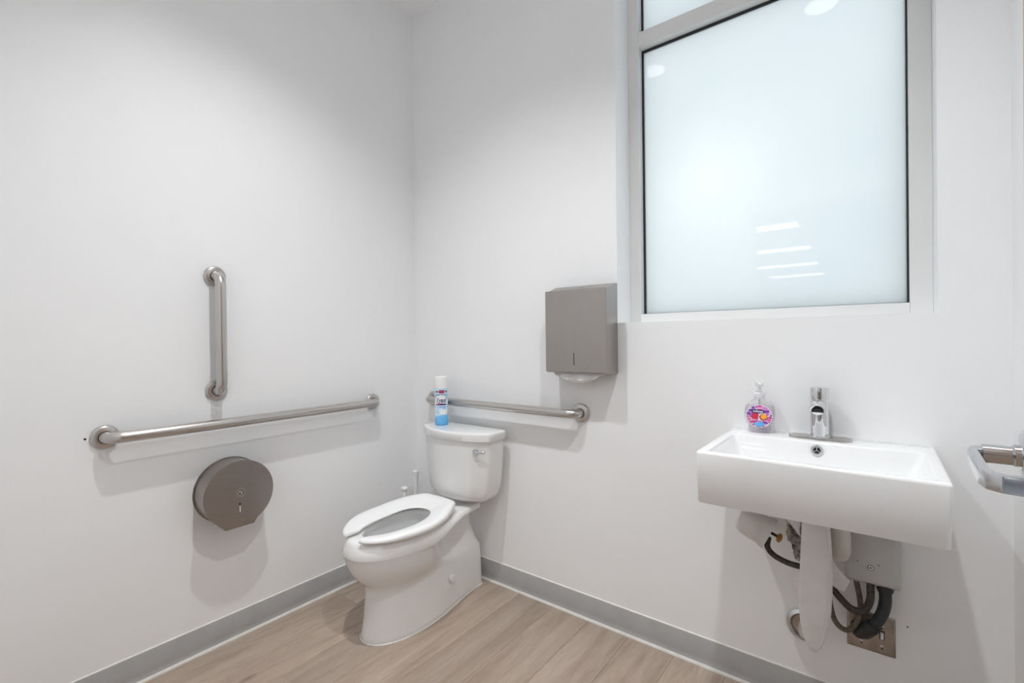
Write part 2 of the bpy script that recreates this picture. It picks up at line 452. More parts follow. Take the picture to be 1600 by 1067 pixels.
# office beyond the doorway (behind the camera; its lights mirror in the window glass)
HX0, HX1, HY = -1.6, 4.2, -13.2
HF = FY-.12
struct(from_bm('floor_office', box(HX0, HX1, HY, HF, -.05, 0), M_hallfloor))
struct(from_bm('ceiling_office', box(HX0, HX1, HY, HF, H+.0, H+.05), M_ceil))
struct(from_bm('wall_office_left', box(HX0-.1, HX0, HY, HF, -.05, H+.05), M_hallwall))
struct(from_bm('wall_office_right', box(HX1, HX1+.1, HY, HF, -.05, H+.05), M_hallwall))
struct(from_bm('wall_office_far', box(HX0, HX1, HY-.1, HY, -.05, H+.05), M_hallwall))
bm = bmesh.new()
bx(bm, HX0, 0, HF, HF+.10, -.05, H+.05); bx(bm, RX, HX1, HF, HF+.10, -.05, H+.05)
struct(from_bm('wall_office_near', bm, M_hallwall))

# window: frame, mullion, gaskets, frosted panes
win = struct(empty('window_1', (1.718, .13, WZ0)))
FYF, GY = .13, .172
LX, RXI, BZ, MZ0, MZ1 = 1.2806, 2.1462, 1.2968, 2.4162, 2.478
TZ = 2.84
part('frame_stile', box(WX0, LX, FYF, .235, WZ0, WZ1, .002, 1), M_trim, win)
part('frame_stile', box(RXI, WX1, FYF, .235, WZ0, WZ1, .002, 1), M_trim, win)
part('frame_sill', box(LX, RXI, FYF-.002, .235, WZ0+.001, BZ, .0015, 1), M_trim, win)
part('frame_head', box(LX, RXI, FYF, .235, TZ, WZ1, .002, 1), M_trim, win)
part('mullion', box(LX, RXI, FYF, .235, MZ0, MZ1, .002, 1), M_trim, win)
for z0, z1 in ((BZ, MZ0), (MZ1, TZ)):
    g = .0075
    bm = bmesh.new()
    bx(bm, LX, LX+g, GY-.006, GY+.012, z0, z1); bx(bm, RXI-g*.7, RXI, GY-.006, GY+.012, z0, z1)
    bx(bm, LX+g, RXI-g*.7, GY-.006, GY+.012, z1-g*1.3, z1)
    bx(bm, LX+g, RXI-g*.7, GY-.001, GY+.012, z0, z0+.0018)
    ga = part('gasket', bm, M_gasket, win); ga['label'] = 'black rubber gasket line around the pane'
    pa = part('pane', box(LX+g, RXI-g*.7, GY, GY+.006, z0+.0018, z1-g*1.3), M_frost, win)
    pa['label'] = 'large bright frosted glass pane' if z0 == BZ else 'narrow frosted transom pane at the top'

# lamp standing outside, its glow shows through the frosted pane
lamp = empty('wall_lamp', (1.53, .245, 1.78))
part('lamp_globe', tube([(1.40, .45, 1.835), (1.405, .45, 1.835), (1.42, .45, 1.834), (1.55, .45, 1.82), (1.70, .45, 1.80), (1.715, .45, 1.798), (1.72, .45, 1.797)], [.01, .025, .032, .034, .032, .025, .01], 20), M_globe, lamp, 60)
part('bracket', tube(bez([(1.16, .245, 1.98), (1.16, .40, 1.99), (1.40, .42, 1.96), (1.53, .45, 1.91), (1.53, .45, 1.85)], 6), .008, 10), M_black, lamp, 60)
part('wall_plate', lathe([(.05, 0), (.05, .012), (.03, .02), (0, .02)], (1.16, .24, 1.98), 'Y', 20), M_black, lamp, 40)
tag(lamp, 'lamp glowing softly behind the large frosted window pane', 'lamp')

# ================================================================== LIGHTS
def downlight(x, y, label):
    d = empty('downlight', (x, y, H))
    part('trim_ring', lathe([(.098, 0), (.098, -.003), (.092, -.006), (.080, -.006), (.078, -.001), (.078, 0)], (x, y, H), 'Z', 40), M_trim, d, 40)
    part('lens', lathe([(.078, -.0005), (.078, -.003), (.06, -.004), (0, -.004)], (x, y, H), 'Z', 40), M_lens, d, 40)
    ld = bpy.data.lights.new('downlight_beam', 'SPOT'); ld.energy = DOWN; ld.spot_size = radians(119); ld.spot_blend = 1.0
    ld.shadow_soft_size = .04; ld.color = (.972, .988, 1.0)
    lo = bpy.data.objects.new('downlight_beam', ld); COL.objects.link(lo); lo.location = (0, 0, -.012); lo.parent = d
    tag(d, label, 'ceiling light', 'recessed downlights in the ceiling')
downlight(.87, -1.02, 'round white recessed ceiling downlight nearer the toilet wall')
downlight(1.835, -.985, 'round white recessed ceiling downlight nearer the sink')
for i, (y, x1, nm) in enumerate(((-5.32, 1.22, 'nearest the doorway'), (-7.38, 1.16, 'second from the doorway'), (-9.58, 1.09, 'third from the doorway'), (-11.7, 1.03, 'farthest from the doorway'))):
    t = empty('linear_light', (x1-.6, y, 2.7))
    part('housing', box(x1-1.15, x1+.005, y-.155, y+.155, 2.712, 2.78, .004, 1), M_trim, t)
    part('diffuser', box(x1-1.145, x1, y-.15, y+.15, 2.70, 2.712, .003, 1), M_linear, t)
    for dx in (-.95, -.2): part('hanger', tube([(x1+dx, y, 2.78), (x1+dx, y, H)], .003, 8), M_steel_bar, t)
    tag(t, 'long white linear office light mirrored in the window, '+nm, 'ceiling light', 'linear lights mirrored in the window')

for (x, y, nm) in ((2.30, -2.75, 'just outside the doorway'), (3.35, -3.5, 'right of the doorway'), (2.95, -5.3, 'deeper in on the right')):  # unseen panels, added to send fill light through the doorway
    t = empty('fill_panel', (x, y, H))
    part('frame', box(x-.62, x+.62, y-.32, y+.32, H-.012, H-.001, .003, 1), M_trim, t)
    part('diffuser', box(x-.6, x+.6, y-.3, y+.3, H-.014, H-.0115, .001, 1), M_fill, t)
    tag(t, 'flat fill-light panel added on the office ceiling '+nm+', behind the camera', 'ceiling light', 'added fill panels')

# ================================================================== GRAB BARS
def grab_bar(name, a, b, n, label):
    """a, b: flange centres on the wall, n: wall normal"""
    a = Vector(a); b = Vector(b); n = Vector(n); d = (b-a).normalized(); off = .057; r = .019; br = .042
    g = empty(name, a)
    pts = [a+n*.006]
    ca = a+n*(off-br)+d*br; cb = b+n*(off-br)-d*br
    for k in range(0, 11):
        t = radians(90*k/10); pts.append(ca-d*br*cos(t)+n*br*sin(t))
    for k in range(0, 11):
        t = radians(90*k/10); pts.append(cb+d*br*sin(t)+n*br*cos(t))
    pts.append(b+n*.006)
    part('bar', tube(pts, r, 28), M_steel_bar, g, 50)
    for c in (a, b):
        f = part('flange', lathe([(.0395, .0005), (.0395, .005), (.0375, .0085), (.034, .0105), (.0215, .0125), (.0205, .0125), (.0205, .004), (.0, .004)], c, n, 40), M_steel_bar, g, 40)
        part_ring = lathe([(.0206, .0118), (.0206, .0128), (.0192, .0128), (.0192, .0118)], c, n, 32)
        o = from_bm('gap_ring', part_ring, M_dark, None); o.data.transform(Matrix.Translation(-g.location)); o.parent = f
    tag(g, label, 'grab bar', 'steel grab bars'); return g
grab_bar('grab_bar', (0, -1.3618, .8843), (0, -.2942, .8843), (1, 0, 0), 'long horizontal brushed steel grab bar on the wall above the roll dispenser')
grab_bar('grab_bar', (0, -1.0195, 1.4606), (0, -1.0195, 1.0107), (1, 0, 0), 'short vertical brushed steel grab bar on the wall')
grab_bar('grab_bar', (.1463, 0, .8798), (1.0641, 0, .8798), (0, -1, 0), 'horizontal brushed steel grab bar behind the toilet tank')
from_bm('anchor_hole', lathe([(.0035, 0), (.0035, .001), (0, .001)], (0, -1.412, .886), 'X', 12), M_dark, bpy.data.objects['wall_left'])

# ================================================================== ROLL DISPENSER
cy, cz, R0, D0 = -.9795, .6108, .1275, .103
t = empty('toilet_roll_dispenser', (0, cy, cz))
part('drum', lathe([(R0-.004, .001), (R0-.004, D0-.012), (0, D0-.012)], (0, cy, cz), 'X', 72), M_steel_roll, t, 40)
part('back_plate', lathe([(R0+.001, .0005), (R0+.001, .004), (0, .004)], (0, cy, cz), 'X', 72), M_steel_roll, t, 40)
a0 = math.asin(.055/R0)
poly = []
for k in range(73):
    a = -pi/2+a0*1.02+(2*pi-2.04*a0)*k/72
    poly.append((cy+R0*cos(a), cz+R0*sin(a)))
poly += [(cy-.055, cz-.1285), (cy-.052, cz-.131), (cy+.052, cz-.131), (cy+.055, cz-.1285)]
part('cover', prism(poly, lambda a, b, d: (d, a, b), D0-.012, D0, .0035, 2), M_steel_roll, t, 35)
part('tear_bar', prism([(cy-.052, cz-.129), (cy+.052, cz-.129), (cy+.052, cz-.10), (cy-.052, cz-.10)], lambda a, b, d: (d, a, b), .02, D0-.013), M_steel_roll, t)
part('lock_ring', lathe([(.017, 0), (.017, .0012), (.0145, .0012), (.0145, 0)], (D0-.0002, cy+.003, cz+.003), 'X', 32), M_steel_bar, t, 30)
lk = part('lock', lathe([(.0075, 0), (.0075, .003), (.005, .004), (.0035, .0022), (0, .0022)], (D0, cy-.001, cz+.001), 'X', 24), M_chrome, t, 30)
o = from_bm('keyhole', lathe([(.003, 0), (.003, .0007), (0, .0007)], (D0+.0022, cy-.001, cz+.001), 'X', 12), M_dark, None); o.data.transform(Matrix.Translation(-t.location)); o.parent = lk
sl = part('slot', prism([(cy-.0035, cz-.073), (cy+.0015, cz-.073), (cy+.0015, cz-.036), (cy-.0035, cz-.036)], lambda a, b, d: (d, a, b), D0-.002, D0+.0006), M_dark, t)
o = from_bm('paper_glimpse', prism([(cy-.0026, cz-.072), (cy+.0008, cz-.072), (cy+.0008, cz-.046), (cy-.0026, cz-.046)], lambda a, b, d: (d, a, b), D0+.0003, D0+.001), M_towel, None); o.data.transform(Matrix.Translation(-t.location)); o.parent = sl
part('hinge_screw', lathe([(.004, 0), (.004, .004), (0, .005)], (D0-.03, cy-.086, cz-.098), (0, -.7, -.7), 16), M_steel_bar, t, 30)
tag(t, 'round brushed steel toilet roll dispenser on the wall below the long grab bar', 'dispenser')

# ================================================================== PAPER TOWEL DISPENSER
tx0, tx1, tz0, tz1 = .9515, 1.235, 1.0605, 1.3985
t = empty('towel_dispenser', ((tx0+tx1)/2, 0, tz0))
side = [(0, tz0-.004), (-.088, tz0-.004), (-.094, tz0), (-.094, tz1-.006), (-.018, tz1+.0215), (0, tz1+.0215)]
part('case', prism(side, lambda a, b, d: (d, a, b), tx0, tx1), M_steel_disp, t)
part('door', box(tx0-.0006, tx1+.0006, -.1005, -.0935, tz0, tz1, .0016, 2), M_steel_disp, t)
part('slot', box(1.0868, 1.0905, -.1012, -.099, 1.089, 1.139, .0008, 1), M_dark, t)
part('top_lock', lathe([(.006, 0), (.006, .004), (.004, .005), (0, .005)], (1.094, -.045, tz1+.0105), (0, -.34, .94), 16), M_satin, t, 30)
for yy, zz in ((-.012, 1.148), (-.012, 1.073), (-.07, 1.068)):
    part('screw', lathe([(.0035, 0), (.0035, .001), (0, .0015)], (tx1, yy, zz), 'X', 12), M_plate, t, 30)
part('bottom_tray', box(tx0+.03, tx1-.02, -.085, -.02, tz0-.010, tz0-.003, .001, 1), M_steel_disp, t)
tag(t, 'tall boxy brushed steel paper towel dispenser on the wall beside the window', 'dispenser')
# folded sheet hanging out
secs = []
for i in range(17):
    u = i/16; x = .985+.215*u
    dip = .036*sin(pi*min(1, u*1.08))**.55 if 0 < u < .93 else .003
    w = .0035*sin(u*19)
    secs.append([(x, -.078+w, tz0-.004), (x, -.084+w, tz0-.012-dip*.6), (x, -.072+w, tz0-.010-dip), (x, -.062+w, tz0-.010-dip*.93), (x, -.05+w, tz0-.012-dip*.4), (x, -.05+w, tz0-.004)])
tag(from_bm('paper_towel', loft(secs), M_towel, None, 50), 'white folded paper towel poking out under the steel dispenser', 'paper towel')

# ================================================================== TOILET
CX = .450
t = empty('toilet', (CX, -.35, 0))
def egg(yf, yc, yb, w, wb, z, n=72, ex=2.15, zfn=None, rb=.03, tp=1.0):
    pts = []
    for k in range(0, 41):                                   # front tip -> right shoulder
        a = pi/2*k/40
        pts.append((w*sin(a)**(2/ex), yc-(yc-yf)*cos(a)**(2/ex)))
    r = min(rb, wb*.9)
    for k in range(1, 21):
        s = k/20; y = yc+(yb-r-yc)*s
        pts.append((wb+(w-wb)*(1-sstep(0, tp, s)), y))
    for k in range(1, 9):
        a = pi/2*k/8; pts.append((wb-r+r*cos(a), yb-r+r*sin(a)))
    left = [(-x, y) for x, y in reversed(pts[1:-1])]
    full = pts+[(0, yb)]+[(-pts[-1][0], pts[-1][1])]+left
    q = resample([Vector((x, y, 0)) for x, y in full], n)
    return [Vector((CX+p.x, p.y, z+(zfn(p.y) if zfn else 0))) for p in q]
lift = lambda y: .030*sstep(-.46, -.27, y)
rings = [egg(-.667, -.44, -.030, .122, .075, 0.0), egg(-.669, -.44, -.030, .124, .076, .004), egg(-.664, -.44, -.030, .121, .075, .02),
         egg(-.653, -.44, -.030, .116, .073, .08), egg(-.647, -.44, -.032, .112, .071, .15), egg(-.646, -.44, -.036, .111, .069, .195),
         egg(-.650, -.44, -.045, .113, .066, .212), egg(-.664, -.45, -.055, .122, .062, .228, tp=.9), egg(-.689, -.46, -.065, .138, .060, .252, tp=.75),
         egg(-.710, -.46, -.075, .153, .054, .285, tp=.62), egg(-.722, -.46, -.085, .162, .050, .315, tp=.56), egg(-.729, -.46, -.085, .167, .050, .340, tp=.52),
         egg(-.733, -.455, -.08, .170, .055, .353, tp=.56, zfn=lambda y: .7*lift(y)),
         egg(-.7365, -.44, -.065, .1735, .098, .3575, zfn=lift), egg(-.7375, -.44, -.060, .175, .101, .3615, zfn=lift),
         egg(-.730, -.44, -.058, .1725, .102, .385, zfn=lambda y: .016*sstep(-.46, -.27, y)),
         egg(-.722, -.44, -.058, .168, .102, .404), egg(-.714, -.44, -.060, .162, .099, .413), egg(-.704, -.44, -.064, .155, .094, .4155)]
def ell(z, a, b, yc, n=72, back=1.0):
    out = []
    for k in range(n):
        th = 2*pi*k/n
        out.append(Vector((CX+a*sin(th), yc-b*cos(th)*(1 if cos(th) > 0 else back), z)))
    return out
rings += [ell(.4155, .118, .185, -.475), ell(.412, .112, .178, -.475), ell(.395, .110, .175, -.475), ell(.380, .122, .188, -.475),
          ell(.34, .118, .175, -.47), ell(.29, .095, .135, -.46), ell(.25, .068, .095, -.45), ell(.235, .04, .06, -.44), ell(.232, .01, .015, -.44)]
part('bowl', loft(rings), M_porc, t, 55)
part('water', loft([ell(.262, .074, .103, -.452), ell(.2625, .073, .102, -.452)]), mat('bowl_water', (.55, .58, .58), .03, **{'Transmission Weight': .6, 'IOR': 1.33}), t)
part('bolt_cap', lathe([(.0155, -.006), (.0155, .0006), (.0140, .0012), (0, .0016)], (CX+.1085, -.281, .131), (1, -.06, .03), 24), M_porc, t, 40)
part('floor_seal', loft([egg(-.671, -.44, -.028, .1265, .078, 0.0003), egg(-.671, -.44, -.028, .1265, .078, .002), egg(-.668, -.44, -.03, .123, .075, .005)]), M_caulk, t, 50)

# seat: open-front ring, dished towards the hole
SY = -.475
NS = 72
def half_curve(front, back):
    """right half from the gap to the rear centre, then mirrored; resampled evenly"""
    pts = front+back
    full = pts+[(-x, y) for x, y in reversed(pts[:-1])]
    s_ = [0]
    for a, b in zip(full, full[1:]): s_.append(s_[-1]+math.hypot(b[0]-a[0], b[1]-a[1]))
    out = []; j_ = 0
    for k_ in range(NS+1):
        t_ = s_[-1]*k_/NS
        while j_ < len(s_)-2 and s_[j_+1] < t_: j_ += 1
        f_ = (t_-s_[j_])/max(1e-9, s_[j_+1]-s_[j_])
        out.append((full[j_][0]+(full[j_+1][0]-full[j_][0])*f_, full[j_][1]+(full[j_+1][1]-full[j_][1])*f_))
    return out
fo = [(.184*sin(a)**.9, -.252*cos(a)**.95) for a in (.23+(pi/2-.23)*k/30 for k in range(30))]
bo_ = [(p.x, p.y) for p in bez([(.184, 0, 0), (.181, .05, 0), (.169, .10, 0), (.148, .15, 0), (.124, .19, 0), (.108, .215, 0), (.099, .2265, 0), (.087, .2335, 0), (.066, .2355, 0), (.04, .2365, 0), (0, .237, 0)], 5)]
fi = [(.088*sin(a)**.95, -.20*cos(a)**.95) for a in (.54+(pi/2-.54)*k/24 for k in range(24))]
bi = [(.088*cos(a)**.9, .138*sin(a)**.9) for a in (pi/2*k/24 for k in range(24))]+[(0, .138)]
OUT, INN = half_curve(fo, bo_), half_curve(fi, bi)
secs = []
for i in range(NS+1):
    ox, oy = OUT[i]; ix, iy = INN[i]
    y_mid = (oy+iy)/2
    bk = .019*sstep(-.02, .17, y_mid)                       # rear rises a little
    zin = .4335+.3*bk; zout = .4505+bk-.0085*sstep(.08, .20, -y_mid)
    zb = .4245+.5*bk
    sec = []
    for f, z in ((0, zb+.002), (-.0, zin-.004), (.04, zin), (.3, zin+(zout-zin)*.42), (.6, zin+(zout-zin)*.85), (.82, zout), (.93, zout-.0025), (.985, zout-.008), (1.0, zout-.013), (.985, zb+.003), (.95, zb), (.05, zb)):
        sec.append(Vector((CX+ix+(ox-ix)*f, SY+iy+(oy-iy)*f, z)))
    secs.append(sec)
# round the two prong tips
def shrink(sec, k, dy):
    c = sum(sec, Vector())/len(sec)
    return [c+(p-c)*k+Vector((0, dy, 0)) for p in sec]
s0, s1 = secs[0], secs[-1]
inx = Vector((-.0, 0, 0))
def tip(sec, sgn):
    out = []
    for k, d in ((.96, .002), (.86, .0038), (.6, .005)):
        c = sum(sec, Vector())/len(sec)
        out.append([c+(p-c)*k+Vector((-sgn*d, 0, 0)) for p in sec])
    return out
pre = list(reversed(tip(secs[0], 1))); post = tip(secs[-1], -1)
part('seat', loft(pre+secs+post), M_seat, t, 50)
# tank and lid
def tank_ring(w, yf, yb, bow, z, r=.02, n=72):
    pts = []
    for k in range(0, 25):
        x = (w-r)*k/24; pts.append((x, yf+bow*(x/w)**2.2))
    yc0 = yf+bow*((w-r)/w)**2.2
    for k in range(1, 9):
        a = pi/2*k/8; pts.append((w-r+r*sin(a), yc0+r*(1-cos(a))))
    pts += [(w, yc0+r+(yb-.012-yc0-r)*s/6) for s in range(1, 7)]
    for k in range(1, 5):
        a = pi/2*k/4; pts.append((w-.012+.012*cos(a), yb-.012+.012*sin(a)))
    full = pts+[(0, yb)]+[(-x, y) for x, y in reversed(pts[1:])]
    return [Vector((CX+p.x, p.y, z)) for p in resample([Vector((x, y, 0)) for x, y in full], n)]
TC = .006
CXs = CX; CX = CX+TC
part('tank', loft([tank_ring(.130, -.170, -.060, .045, .440), tank_ring(.158, -.190, -.052, .055, .444), tank_ring(.178, -.203, -.046, .062, .456), tank_ring(.190, -.210, -.044, .068, .480),
                   tank_ring(.200, -.214, -.042, .072, .53), tank_ring(.209, -.216, -.042, .074, .60), tank_ring(.215, -.218, -.042, .076, .68), tank_ring(.217, -.219, -.042, .076, .733)]), M_porc, t, 50)
part('tank_lid', loft([tank_ring(.222, -.224, -.038, .078, .729), tank_ring(.226, -.229, -.036, .079, .733), tank_ring(.227, -.230, -.036, .080, .758), tank_ring(.2263, -.2293, -.0365, .080, .7655), tank_ring(.2238, -.2268, -.039, .080, .7695), tank_ring(.219, -.222, -.043, .080, .7710), tank_ring(.207, -.21, -.05, .078, .7715)]), M_porc, t, 50)
CX = CXs
fl = part('flush_lever', lathe([(.0135, -.014), (.0135, .004), (.011, .009), (.006, .011), (0, .0115)], (.612, -.178, .6855), (.32, -.95, 0), 24), M_satin, t, 40)
o = from_bm('handle', tube(bez([(.613, -.191, .6855), (.632, -.190, .686), (.655, -.179, .688), (.664, -.174, .6885)], 5), [.0055]*6+[.005]*5+[.0045]*4+[.0042], 12), M_satin, None, 50)
o.data.transform(Matrix.Translation(-t.location)); o.parent = fl
tag(t, 'white porcelain toilet with open-front seat and tank in the corner', 'toilet')

# ================================================================== SPRAY CAN ON THE TANK
cx, cyy, cz0, cr_ = .322, -.112, .7715, .033
t = empty('spray_can', (cx, cyy, cz0))
rim = part('can_body', lathe([(.0, 0), (.030, 0), (.033, .003), (.0335, .006), (.033, .008), (.033, .180), (.031, .185), (.0, .186)], (cx, cyy, cz0), 'Z', 40), M_can, t, 35)
part('cap', lathe([(.0315, .183), (.0318, .238), (.030, .2415), (.027, .243), (0, .243)], (cx, cyy, cz0), 'Z', 40), M_plast, t, 35)
vdir = math.atan2(CAM.y-cyy, CAM.x-cx)       # the label faces the doorway
LA = vdir-.06
def wrap(me, z, r, s=0.0, parent=None, m=None, name='lettering'):
    for v in me.vertices:
        a = LA+(v.co.x+s)/cr_
        rr = r+v.co.z
        v.co = Vector((rr*cos(a), rr*sin(a), z+v.co.y))
    return link(name, me, m, parent)
def wrap_rect(x0, x1, z0, z1, r, m, name, rnd=0.0, curve=0.0):
    bm = bmesh.new(); n = 14; rows = []
    for j in (0, 1):
        rw = []
        for i in range(n+1):
            x = x0+(x1-x0)*i/n; a = LA+x/cr_
            zz = (z0, z1)[j]+curve*(1-(2*i/n-1)**2)
            if rnd: zz = (z0+z1)/2+(zz-(z0+z1)/2)*max(.05, (1-(abs(2*i/n-1))**4))**rnd
            rw.append(bm.verts.new((r*cos(a), r*sin(a), zz)))
        rows.append(rw)
    for i in range(n): bm.faces.new((rows[0][i], rows[0][i+1], rows[1][i+1], rows[1][i]))
    return from_bm(name, bm, m, rim)
wrap_rect(-.10, .10, .157, .1795, .0333, M_white, 'white_band')
wrap_rect(-.010, .016, .160, .1765, .0335, M_crimson, 'red_badge')
wrap_rect(-.031, -.013, .164, .173, .0335, M_grey, 'grey_print')
wrap_rect(.019, .036, .165, .1735, .0335, M_grey, 'grey_print')
wrap_rect(-.033, .033, .104, .146, .0333, M_white, 'white_panel', .6, .006)
wrap_rect(-.030, .031, .148, .1505, .0334, M_navy, 'navy_line', 0, .004)
me = text_mesh('Lysol', .0225, .35, 0, .0007)
for v in me.vertices: v.co.y *= 1.5
wrap(me, .1245, .0336, 0.0, rim, M_navy, 'brand_lettering')
wrap_rect(-.030, .026, .0985, .1075, .0336, M_crimson, 'red_swoosh', .8, .003)
wrap_rect(-.010, .030, .1005, .107, .0337, M_navy, 'navy_swoosh', .8, .002)
wrap(text_mesh('Disinfectant', .0068, 0, 0, .0003), .0925, .0336, .006, rim, M_bluep, 'lettering')
wrap(text_mesh('Spray', .0068, 0, 0, .0003), .085, .0336, .016, rim, M_bluep, 'lettering')
wrap_rect(-.006, .026, .054, .074, .0334, M_white, 'white_bubble', .8)
wrap_rect(-.003, .026, .050, .0535, .0335, M_skyp, 'blue_arc', .5, -.003)
wrap_rect(-.028, -.012, .074, .077, .0335, M_skyp, 'blue_print')
wrap_rect(-.028, -.006, .064, .0665, .0335, M_skyp, 'blue_print')
tag(t, 'white-capped spray can with blue label standing on the toilet tank lid', 'spray can')

# ================================================================== BRUSH AND PLUNGER BEHIND THE TOILET
t = empty('toilet_brush', (.115, -.186, 0))
part('holder', lathe([(.0, .001), (.034, .001), (.036, .01), (.031, .10), (.033, .125), (.030, .125), (.028, .10), (0, .095)], (.115, -.186, 0), 'Z', 28), M_plast, t, 40)
part('handle', lathe([(.0, .08), (.011, .08), (.010, .25), (.0125, .406), (.0125, .420), (0, .421)], (.115, -.186, 0), 'Z', 20), M_plast, t, 40)
part('grip_cap', lathe([(.0, .419), (.0165, .420), (.0185, .425), (.0185, .430), (.0155, .4345), (0, .436)], (.115, -.186, 0), 'Z', 20), M_plast, t, 40)
tag(t, 'short white toilet brush handle behind the left edge of the toilet seat', 'toilet brush')
t = empty('toilet_plunger', (.100, -.098, 0))
part('cup', lathe([(.0, .085), (.014, .09), (.026, .07), (.033, .03), (.035, .001), (.031, .001), (.029, .03), (.022, .062), (0, .075)], (.100, -.098, 0), 'Z', 28), M_plast, t, 40)
part('handle', lathe([(.0, .08), (.012, .08), (.011, .25), (.0105, .35), (.0145, .47), (.0145, .486), (0, .487)], (.100, -.098, 0), 'Z', 20), M_plast, t, 40)
part('grip_cap', lathe([(.0, .484), (.0155, .485), (.0168, .490), (.0155, .497), (0, .499)], (.100, -.098, 0), 'Z', 20), M_plast, t, 40)
tag(t, 'taller white plunger handle against the wall, just left of the toilet tank', 'plunger')

# ================================================================== SINK
sx0, sx1, sy0, sz0, sz1 = 1.6625, 2.1925, -.4215, .7385, .8820
t = empty('sink', ((sx0+sx1)/2, 0, sz0))
def rr(x0, x1, y0, y1, r, z): return [Vector((a, b, z)) for a, b in rrect(x0, x1, y0, y1, r, 8)]
iw = .0165
rings = [rr(sx0+.05, sx1-.05, sy0+.05, -.03, .02, sz0+.010), rr(sx0+.016, sx1-.016, sy0+.014, -.004, .012, sz0+.006), rr(sx0+.0045, sx1-.0065, sy0+.004, -.0015, .010, sz0), rr(sx0+.0025, sx1-.004, sy0+.002, -.001, .011, sz0+.003),
         rr(sx0+.0005, sx1-.001, sy0+.0005, -.001, .012, sz0+.10), rr(sx0, sx1, sy0, -.001, .012, sz1-.008), rr(sx0+.001, sx1-.001, sy0+.001, -.001, .012, sz1-.004), rr(sx0+.004, sx1-.004, sy0+.004, -.003, .011, sz1-.0008), rr(sx0+.008, sx1-.008, sy0+.008, -.006, .010, sz1),
         rr(sx0+iw+.009, sx1-iw-.006, sy0+.0145, -.106, .016, sz1), rr(sx0+iw+.012, sx1-iw-.009, sy0+.017, -.1085, .016, sz1-.001), rr(sx0+iw+.0145, sx1-iw-.0115, sy0+.0195, -.1105, .016, sz1-.0045),
         rr(sx0+iw+.020, sx1-iw-.018, sy0+.026, -.117, .02, sz1-.03), rr(sx0+iw+.032, sx1-iw-.030, sy0+.036, -.128, .03, sz1-.085), rr(sx0+iw+.045, sx1-iw-.043, sy0+.05, -.14, .04, sz1-.102), rr(sx0+iw+.075, sx1-iw-.073, sy0+.075, -.16, .05, sz1-.108), rr(1.90, 1.95, -.265, -.215, .02, sz1-.113)]
part('basin', loft(rings), M_sinkp, t, 50)
ov = Vector((1.9225, -.1175, .8585)); ovn = Vector((0, -1, .22)).normalized()
ovp = part('overflow_ring', lathe([(.0155, -.002), (.0155, .001), (.0135, .003), (.0105, .003), (.0098, .0005), (.0, .0005)], ov, ovn, 32), M_satin, t, 30)
o = from_bm('overflow_hole', lathe([(.0090, .0008), (.0090, .0014), (0, .0014)], ov, ovn, 24), M_dark, None); o.data.transform(Matrix.Translation(-t.location)); o.parent = ovp
uu, vv = frame_of(ovn)
bm = bmesh.new()
for k in range(3):
    a = radians(90+120*k); d = Vector((cos(a), 0, 0))+Vector((0, 0, 1))*sin(a)
    d = (d-ovn*d.dot(ovn)).normalized()
    tube([ov+ovn*.0022, ov+ovn*.0022+d*.0098], .0013, 8, bm)
o = from_bm('overflow_spokes', bm, M_chrome, None); o.data.transform(Matrix.Translation(-t.location)); o.parent = ovp
part('drain', lathe([(.03, -.001), (.03, .002), (.022, .003), (.020, .001), (0, .001)], (1.925, -.24, sz1-.1125), 'Z', 28), M_chrome, t, 30)
tag(t, 'rectangular white ceramic wall-hung sink with a deep front apron', 'sink')

# faucet
fx, fy = 1.9245, -.052
t = empty('faucet', (fx, fy, sz1))
st = []
for k in range(33):
    a = -pi/2+pi*k/32; st.append((.0555+.0265*cos(a), .0265*sin(a)))
st += [(-a, -b) for a, b in st]
part('deck_plate', prism([(fx+a, fy+b) for a, b in st], lambda a, b, d: (a, b, d), sz1+.0002, sz1+.0075, .0015, 2), M_steel_bar, t, 40)
part('column', lathe([(.0275, .0065), (.0275, .0085), (.0245, .0105), (.0240, .10), (.0245, .112), (.0245, .116)], (fx, fy, sz1), 'Z', 40), M_chrome, t, 40)
part('collar', lathe([(.0225, .116), (.0225, .121), (.0245, .121), (.0245, .1235)], (fx, fy, sz1), 'Z', 40), M_chrome, t, 40)
sp_ = part('spout', tube(bez([(fx, fy, sz1+.104), (fx, fy-.030, sz1+.105), (fx, fy-.052, sz1+.103), (fx, fy-.066, sz1+.096)], 6), [.0195]*17+[.0190, .0178], 32), M_chrome, t, 40)
ad_ = Vector((0, -.50, -.86)).normalized()
o = from_bm('aerator', lathe([(.0155, -.004), (.0155, .0012), (.0150, .0016), (.0145, .0004), (0, .0004)], (fx, fy-.0645, sz1+.0905), ad_, 28), M_dark, None, 40); o.data.transform(Matrix.Translation(-t.location)); o.parent = sp_
part('handle', lathe([(.0245, .1235), (.0245, .154), (.0235, .157), (.021, .158), (0, .1585)], (fx, fy, sz1), 'Z', 40), M_chrome, t, 40)
part('handle_lever', box(fx-.0045, fx+.0045, fy-.052, fy-.015, sz1+.148, sz1+.1545, .002, 2), M_chrome, t, 40)
tag(t, 'chrome single-handle faucet standing on the sink deck', 'faucet')

